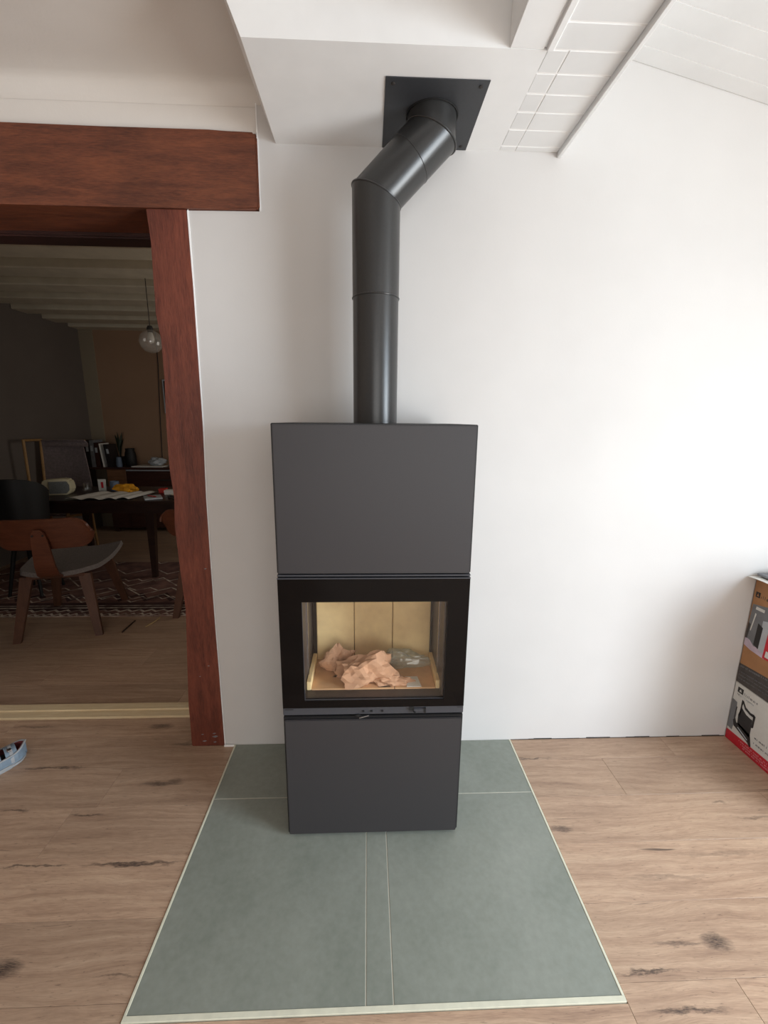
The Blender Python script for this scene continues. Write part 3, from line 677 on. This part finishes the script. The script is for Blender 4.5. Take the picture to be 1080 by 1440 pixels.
# ================================================================== FAR ROOM
rug = NT('patterned_rug'); o_ = rug.obj(); sp = rug.n('ShaderNodeSeparateXYZ'); rug.set(sp.inputs[0], o_)
x_, y_ = sp.outputs[0], sp.outputs[1]
base = rug.ramp(rug.noise(o_, 9, 4), [(.35, lin((96, 66, 60))), (.65, lin((134, 98, 86)))])
def zig(y0, amp, per, w):
    t = rug.math('PINGPONG', x_, per); z = rug.math('ADD', rug.math('MULTIPLY', t, amp/per), y0)
    return rug.math('LESS_THAN', rug.math('ABSOLUTE', rug.math('SUBTRACT', y_, z)), w)
def band(y0, w): return rug.math('LESS_THAN', rug.math('ABSOLUTE', rug.math('SUBTRACT', y_, y0)), w)
pat = None
for q in (zig(1.325, .03, .03, .011), zig(1.385, .035, .045, .011), band(1.455, .010), band(1.495, .005), zig(1.62, .05, .06, .007), zig(1.80, .06, .09, .007), zig(2.02, .05, .06, .007), band(1.315, .004), zig(1.56, .16, .19, .008), zig(1.70, .16, .19, .008), zig(1.9, .2, .21, .008), zig(2.2, .16, .19, .008), zig(2.5, .2, .21, .008)):
    pat = q if pat is None else rug.math('MAXIMUM', pat, q)
pat = rug.math('MULTIPLY', pat, rug.ramp(rug.noise(o_, 14, 3), [(.4, (.25, .25, .25, 1)), (.6, (1, 1, 1, 1))]))
dk = rug.mix(rug.math('MAXIMUM', band(1.48, .07), zig(1.6, .12, .1, .03)), base, lin((70, 42, 40)))
rug.set(rug.b.inputs['Base Color'], rug.mix(rug.math('MULTIPLY', pat, .85), dk, lin((236, 222, 204))))
rug.b.inputs['Roughness'].default_value = .95; rug.bump(rug.noise(o_, 160, 2), .4, .004)
tag(MB().box(-3.5, -1.1, 1.31, 2.55, .0, .008, .003, 1).build('rug', rug.m), 'dark red patterned rug with pale zigzag border under the desk', 'rug')

def chair(label):
    r_ = thing('plywood_chair', label, 'chair', (-2.127, 1.272, 0), R(13.2), 'plywood chairs at the desk', world=False)
    # seat: upholstered saddle shell
    def seat(u, v):
        w = .205+.055*math.sin(PI*.5*min(1, v*1.3)); uu = (u-.5)*2
        x = w*uu*(1-.10*max(0, (.25-v)/.25)**2*uu*uu) ; y = -.25+.56*v+(.05*uu*uu if v < .2 else 0)*(1-v*5 if v < .2 else 0)-(.035*uu*uu if v > .9 else 0)
        return (x, y, .448+.040*uu*uu*(.3+.7*v)-.020*math.sin(PI*v)+.018*v)
    grid_solid(seat, 15, 17, .030).build('seat', M['upholstery'], r_, True)
    def back(u, v):
        uu = math.sin((u-.5)*PI); vv = math.sin((v-.5)*PI)
        sx = .275*(1-.05*vv if vv > 0 else 1)   # rounded corner outline
        c = max(0, abs(uu)-.66)/.34; zl = .102*max(.10, math.sqrt(max(0, 1-c**2.3)))
        return (sx*uu, -.325+.045*uu*uu-.030*vv, .722+zl*vv)
    grid_solid(back, 41, 11, .012).build('backrest', M['ply'], r_, True)
    MB().strip([(-.352, .762), (-.350, .735), (-.343, .690), (-.336, .64), (-.330, .58), (-.322, .52), (-.30, .455), (-.26, .425), (-.18, .414), (.0, .405), (.16, .405)], .014,
               [.018, .036, .044, .048, .052, .056, .060, .060, .058, .055, .05]).build('spine', M['ply'], r_, True)
    for sx in (-.028, .028): MB().tube([(sx, -.362, .725), (sx, -.350, .725)], .006, 10).build('bolt', M['gap'], r_)
    for sx in (-1, 1):
        for sy in (-1, 1):
            tx, ty, bx, by = sx*.165, sy*.20, sx*.235, sy*.29
            b = MB(); zt = .418 if sy < 0 else .425; zb = .0 if sy < 0 else .0085
            b.rings([[(tx-.036, ty-.014, zt), (tx+.036, ty-.014, zt), (tx+.036, ty+.014, zt), (tx-.036, ty+.014, zt)], [(bx-.022, by-.012, zb), (bx+.022, by-.012, zb), (bx+.022, by+.012, zb), (bx-.022, by+.012, zb)]])
            b.build('leg', M['leg_wood'], r_)
    for sy in (-.2, .2): MB().box(-.17, .17, sy-.018, sy+.018, .398, .422, .004, 1).build('cross_bar', M['leg_wood'], r_)
    return r_
def copy_tree(o, parent=None):
    c = o.copy(); C.objects.link(c)
    if parent: c.parent = parent
    for ch in [x for x in bpy.data.objects if x.parent == o]: copy_tree(ch, c)
    return c
ch1 = chair('plywood chair with grey seat seen from behind left of the doorway')
ch2 = copy_tree(ch1); ch2.location = (-1.175, 1.565, .0); ch2.rotation_euler.z = R(-4)
ch2['label'] = 'plywood chair at the right desk end mostly hidden behind the timber post'

# desk
dk_ = thing('desk', 'dark wooden desk covered with papers and small things', 'desk', (-2.2, 2.4, 0))
MB().box(-3.05, -1.3, 2.0, 2.82, .715, .742, .004).build('desk_top', M['desk'], dk_)
MB().box(-2.95, -1.4, 2.06, 2.08, .62, .715).build('apron', M['desk'], dk_)
for x, y_, tx in ((-1.95, 2.12, .02), (-1.42, 2.1, .02), (-2.95, 2.12, 0), (-2.9, 2.72, 0), (-1.42, 2.72, 0)):
    MB().rings([[(x-.04, y_-.03, .72), (x+.04, y_-.03, .72), (x+.04, y_+.03, .72), (x-.04, y_+.03, .72)], [(x-.02-tx, y_-.018, 0.008), (x+.02-tx, y_-.018, 0.008), (x+.02-tx, y_+.018, 0.008), (x-.02-tx, y_+.018, 0.008)]]).build('leg', M['desk'], dk_)
# black tub chair left of the desk
tub = thing('tub_chair', 'black round-backed tub chair left of the desk', 'chair', (-2.78, 1.85, 0))
def tubf(u, v):
    a = R(-200)+R(220)*u; w = .178*(1-.2*(1-v)); return (-2.79+w*math.cos(a), 1.80+.20*math.sin(a)*(1-.2*(1-v)), .46+(.515-.12*abs((u-.5)*2)**3)*v)
grid_solid(tubf, 25, 8, .02).build('shell', M['bucket'], tub, True)
MB().lathe([(.14, .40), (.17, .43), (.17, .47), (.13, .49)], -2.79, 1.80, 0, 20).build('seat', M['bucket'], tub, True)
for a in (45, 135, 225, 315):
    ca, sa_ = math.cos(R(a)), math.sin(R(a)); MB().tube([(-2.79+.1*ca, 1.80+.1*sa_, .41), (-2.79+.18*ca, 1.80+.18*sa_, .0125)], [.018, .011], 10).build('leg', M['bucket'], tub, True)
# sling chair in the corner
sc = thing('sling_chair', 'wooden framed chair with a grey cloth back behind the desk', 'chair', (-3.2, 3.05, 0))
def sling(u, v): return (-3.49-.03*v+(.52-.10*v)*u, 2.98+.12*v+.02*math.sin(PI*v)+.03*math.sin(PI*u), .46+.735*v+.012*noise.noise(Vector((u*3, v*3, 0))))
grid_solid(sling, 14, 18, .008).build('cloth_back', M['cloth'], sc, True)
grid_solid(lambda u, v: (-3.47-.03*v+(.44+.0*v)*u, 3.085+.03*math.sin(PI*v), 1.13+.075*v), 8, 6, -.012).build('cloth_fold', M['cloth'], sc, True)
grid_solid(lambda u, v: (-3.46+.44*u, 2.62+.40*v, .44-.03*math.sin(PI*v)+.05*(1-v)), 8, 10, .01).build('cloth_seat', M['cloth'], sc, True)
MB().tube([(-3.485, 2.975, .30), (-3.535, 3.11, 1.20)], .014, 8).build('back_post', M['beech'], sc, True)
MB().tube([(-3.55, 3.112, 1.195), (-3.07, 3.112, 1.195)], .010, 8).build('top_rail', M['beech'], sc, True)
MB().tube([(-3.46, 2.76, .0), (-3.44, 2.75, 1.215)], .013, 8).build('side_post', M['beech'], sc, True)
MB().tube([(-3.44, 2.75, 1.21), (-3.53, 3.11, 1.20)], .012, 8).build('arm_link', M['beech'], sc, True)
for x in (-3.46, -3.02): MB().tube([(x, 2.62, 0), (x, 2.62, .50)], .014, 8).build('front_leg', M['beech'], sc, True); MB().tube([(x, 2.6, .47), (x, 3.0, .42)], .013, 8).build('side_rail', M['beech'], sc, True); MB().tube([(x, 3.02, 0), (x, 2.985, .44)], .013, 8).build('rear_leg', M['beech'], sc, True)

# things on the desk
DZ = .7425
rd = thing('radio', 'small cream radio with a grey front on the left of the desk', 'radio', (-2.865, 2.33, DZ), R(14), world=False); rd.scale = (1, 1, 1.18)
MB().prism([(-.115, 0), (.085, 0), (.115, .03), (.118, .075), (.10, .115), (.06, .125), (-.105, .115), (-.118, .1)], -.05, .06, 'y', .010).build('case', M['cream_plastic'], rd, True)
MB().prism([(-.062, .012), (.075, .012), (.100, .035), (.102, .075), (.085, .105), (-.058, .104)], -.054, -.0495, 'y', .0015).build('grille', M['speaker'], rd, True)
for i, (x, w, kk, t, dx, lab) in enumerate([(-2.46, .16, M['paper'], .004, .02, 'open white newspaper spread over the middle of the desk'), (-2.19, .105, M['paper'], .006, -.02, 'loose white papers fanned at the right of the newspaper')]):
    o = grid_solid(lambda u, v, x=x, w=w, i=i: (x-w+2*w*u+.05*v, 2.03+.38*v+(.03*u if i else -.02*u), DZ+.004+.018*abs(math.sin(PI*(u*2+.1)))*(1-.3*v)+.004*noise.noise(Vector((u*4, v*4, i)))), 16, 8, -.002)
    tag(o.build('newspaper' if i == 0 else 'loose_papers', kk, None, True, (x, 2.2, DZ)), lab, 'paper')
cdm = thing('card', 'white upright card with a dark red stripe on the desk', 'card', (-2.60, 2.54, DZ), R(8), world=False)
MB().box(-.034, .034, -.004, .004, 0, .112).build('panel', M['print_white'], cdm); MB().box(-.008, .012, -.0055, -.0035, .028, .085).build('stripe', M['print_red'], cdm)
tag(MB().lathe([(.03, 0), (.038, .02), (.036, .09), (.033, .09), (.034, .02), (.0, .006)], -2.70, 2.47, DZ, 20, False).build('drinking_glass', M['clear'], None, True, (-2.70, 2.47, DZ)), 'clear drinking glass beside the cream radio', 'glass')
tag(MB().lathe([(.036, 0), (.04, .02), (.04, .085), (.036, .09), (.035, .02), (.0, .006)], -2.50, 2.57, DZ, 20, False).build('mug', M['blue'], None, True, (-2.5, 2.57, DZ)), 'blue grey mug right of the white upright card', 'mug')
tag(crumple(-2.33, 2.46, DZ+.035, .105, .06, .055, 3, .3, DZ, 3).build('yellow_cloth', M['yellow'], None, False, (-2.33, 2.46, DZ)), 'crumpled yellow cloth in the middle of the desk', 'cloth')
for j, (x, y_, a, mt, nm, lab) in enumerate([(-1.93, 2.14, 30, M['print_pale'], 'notebook', 'pale notebook at the right front of the desk'), (-1.73, 2.25, -12, M['print_black'], 'notebook', 'dark notebook at the right front of the desk')]):
    n_ = thing(nm, lab, 'notebook', (x, y_, DZ), R(a), world=False); MB().box(-.07, .07, -.09, .09, 0, .014, .002, 1).build('cover', mt, n_)
    MB().box(-.066, .0705, -.086, .086, .003, .011).build('pages', M['paper'], n_)
for j, (x, y_, a, mt, lab) in enumerate([(-1.74, 2.24, 20, M['cream_plastic'], 'cream pen on the dark notebook'), (-1.93, 2.13, -35, M['red'], 'red pen on the pale notebook'), (-1.72, 2.09, -20, M['stick'], 'dark pen lying near the front edge of the desk')]):
    p_ = thing('pen', lab, 'pen', (x, y_, DZ+(.0145 if j < 2 else 0)), R(a), world=False)
    MB().tube([(-.065, 0, .006), (.05, 0, .006), (.062, 0, .0055), (.07, 0, .005)], [.0055, .0055, .003, .001], 8).build('barrel', mt, p_, True); MB().box(-.06, -.02, -.001, .001, .0112, .0135).build('clip', M['chrome'], p_)
for j, (x, y_, mt, lab) in enumerate([(-1.84, 2.36, M['paper'], 'white box at the right rear of the desk'), (-1.975, 2.44, M['red'], 'small red box beside the white box on the desk')]):
    b_ = thing('small_box', lab, 'box', (x, y_, DZ), R(10), world=False); w_ = .075 if j == 0 else .03
    MB().box(-w_, w_, -.04, .04, 0, .034, .002, 1).build('tray', mt, b_); MB().box(-w_-.002, w_+.002, -.042, .042, .026, .040, .002, 1).build('lid', mt, b_)

# sideboard and what stands on it
sb = thing('sideboard', 'dark wooden sideboard against the far brown wall', 'sideboard', (-2.7, 3.85, 0))
MB().box(-3.5, -1.95, 3.72, 4.085, .815, .838, .003, 1).build('top_board', M['shelfwood'], sb)
MB().box(-3.28, -2.0, 3.78, 4.08, .06, .815).build('carcass', M['shelfwood'], sb)
MB().box(-3.27, -3.04, 3.765, 3.78, .42, .81, .002, 1).build('side_door', M['brownwood'], sb)
for z0, z1 in ((.08, .32), (.33, .56), (.57, .785)):
    d_ = MB().box(-3.03, -2.02, 3.762, 3.78, z0, z1, .002, 1).build('drawer', M['shelfwood'], sb); MB().box(-2.62, -2.42, 3.748, 3.762, (z0+z1)/2-.008, (z0+z1)/2+.008, .002, 1).build('handle', M['gap'], d_)
MB().box(-3.03, -2.02, 3.755, 3.772, .792, .806).build('pale_strip', M['print_pale'], sb)
for x in (-3.24, -2.04):
    for y_ in (3.82, 4.04): MB().box(x-.02, x+.02, y_-.02, y_+.02, 0, .06).build('foot', M['shelfwood'], sb)
TZ = .8385
bkc = [M['shelfwood'], M['print_black'], M['print_grey'], M['shelfwood'], M['paper'], M['print_black']]
bl = ['tall dark brown binder at the left end of the sideboard', 'tall black binder second from the left on the sideboard', 'grey binder third from the left on the sideboard', 'brown binder fourth from the left on the sideboard', 'thin white folder leaning against the brown binder', 'black binder at the right of the leaning white folder']
for i in range(6):
    x = -3.50+i*.053+(.03 if i > 3 else 0); lean = -.028 if i > 3 else 0
    b_ = thing('binder', bl[i], 'binder', (x, 3.83, TZ), 0, 'binders on the sideboard', world=False); hgt = [.33, .32, .33, .30, .29, .28][i]
    MB().prism([(-.024, 0), (.024 if i != 4 else -.012, 0), ((.024 if i != 4 else -.012)+lean, hgt), (-.024+lean, hgt)], -.10, .10, 'y', .002).build('cover', bkc[i], b_)
    MB().prism([(-.014, hgt*.6), (.012 if i != 4 else -.014+.001, hgt*.6), ((.012 if i != 4 else -.013)+lean*.2, hgt*.8), (-.014+lean*.2, hgt*.8)], -.1025, -.0995, 'y').build('spine_label', M['print_pale'], b_)
tag(MB().lathe([(.05, 0), (.065, .02), (.068, .12), (.06, .17), (.05, .2), (.055, .225), (.045, .225), (.04, .19), (.0, .17)], -3.02, 3.88, TZ, 20).build('vase', M['bucket'], None, True, (-3.02, 3.88, TZ)), 'black vase on the sideboard right of the binders', 'vase')
tag(MB().lathe([(.033, 0), (.035, .02), (.03, .1), (.026, .12), (.02, .12), (0, .1)], -3.125, 3.80, TZ, 16).build('jar', M['blue'], None, True, (-3.125, 3.80, TZ)), 'blue grey jar left of the black vase', 'jar')
tag(MB().prism([(-2.96, 3.76), (-2.58, 3.75), (-2.56, 3.98), (-2.93, 3.99)], TZ, TZ+.012, 'z', .002).build('paper_stack', M['paper'], None, False, (-2.76, 3.86, TZ)), 'flat white paper stack on the sideboard under crumpled paper', 'paper')
tag(crumple(-2.70, 3.87, TZ+.06, .12, .07, .06, 8, .35, TZ+.0125, 3).build('crumpled_paper', M['print_pale'], None, False, (-2.7, 3.87, TZ+.012)), 'crumpled pale paper on the sideboard beside the orange cloth', 'paper')
tag(crumple(-2.44, 3.85, TZ+.05, .10, .06, .055, 14, .25, TZ, 3).build('orange_cloth', M['yellow'], None, False, (-2.44, 3.85, TZ)), 'orange yellow cloth at the right end of the sideboard', 'cloth')
# plant behind the binders
ptp = thing('potted_plant', 'dark potted plant behind the binders in the corner', 'plant', (-3.22, 4.02, TZ))
MB().lathe([(.04, 0), (.05, .1), (.053, .11), (.045, .11), (0, .09)], -3.22, 4.02, TZ, 16).build('pot', M['gap'], ptp, True)
leafm = plain('dark_leaf', (36, 46, 28), .5)
for i in range(9):
    a = i*2.4; l_ = .20+.03*(i % 3)
    P = [Vector((-3.22+math.cos(a)*.05*t*t*1.4, 4.02+math.sin(a)*.03*t*t, TZ+.09+l_*1.3*t)) for t in (0, .25, .5, .75, 1)]
    b = MB(); w = [.004, .014, .018, .012, .001]; sd = Vector((-math.sin(a)*.8, math.cos(a)*.3, 0)).normalized()
    b.rings([[p-sd*ww, p+Vector((0, -.002, 0)), p+sd*ww, p+Vector((0, .002, 0))] for p, ww in zip(P, w)]); b.build('leaf', leafm, ptp, True)
# picture and cable on the far wall
pf = thing('picture_frame', 'dark picture in a pale frame on the far brown wall', 'picture', (-2.55, 4.09, 1.3))
MB().box(-2.63, -2.2, 4.075, 4.099, 1.50, 1.92, .003, 1).build('frame', M['print_pale'], pf); MB().box(-2.61, -2.22, 4.070, 4.076, 1.52, 1.90).build('picture', M['print_black'], pf)
tag(MB().tube([(-2.66, 4.094, 2.49), (-2.665, 4.094, 2.1), (-2.70, 4.094, 1.5), (-2.73, 4.094, .85)], .005, 8).build('cable', M['gap'], None, True, (-2.68, 4.094, .85)), 'thin dark cable hanging down the far brown wall', 'cable')
# glass pendant
gp = thing('pendant_lamp', 'round clear glass pendant lamp hanging in the far room', 'lamp', (-1.745, 2.0, 2.5))
gb = MB(); gb.lathe([(.022, .088), (.05, .072), (.077, .042), (.088, 0), (.078, -.042), (.05, -.073), (.02, -.086), (.002, -.088)], -1.745, 2.0, 2.038, 28, False)
gb.build('globe', M['milky'], gp, True)
MB().tube([(-1.745, 2.0, 2.6), (-1.745, 2.0, 2.13)], .003, 8).build('cord', M['gap'], gp, True)
MB().lathe([(.02, 0), (.024, .03), (.016, .05)], -1.745, 2.0, 2.105, 16).build('socket', M['gap'], gp, True)
MB().lathe([(.012, .06), (.022, .03), (.026, .0), (.018, -.022), (.002, -.03)], -1.745, 2.0, 2.05, 16).build('bulb', M['bulb'], gp, True)
# sticks on the floor
tag(MB().tube([(-1.695, 1.065, .006), (-1.696, 1.15, .007), (-1.697, 1.235, .006)], .005, 8).build('dark_stick', M['stick'], None, True, (-1.695, 1.15, 0)), 'short dark stick on the floor before the rug', 'stick')
tag(MB().tube([(-1.577, 1.145, .0045), (-1.55, 1.22, .006), (-1.545, 1.29, .005)], .004, 8).build('pale_stick', M['straw'], None, True, (-1.56, 1.2, 0)), 'thin pale stick on the floor near the post', 'stick')
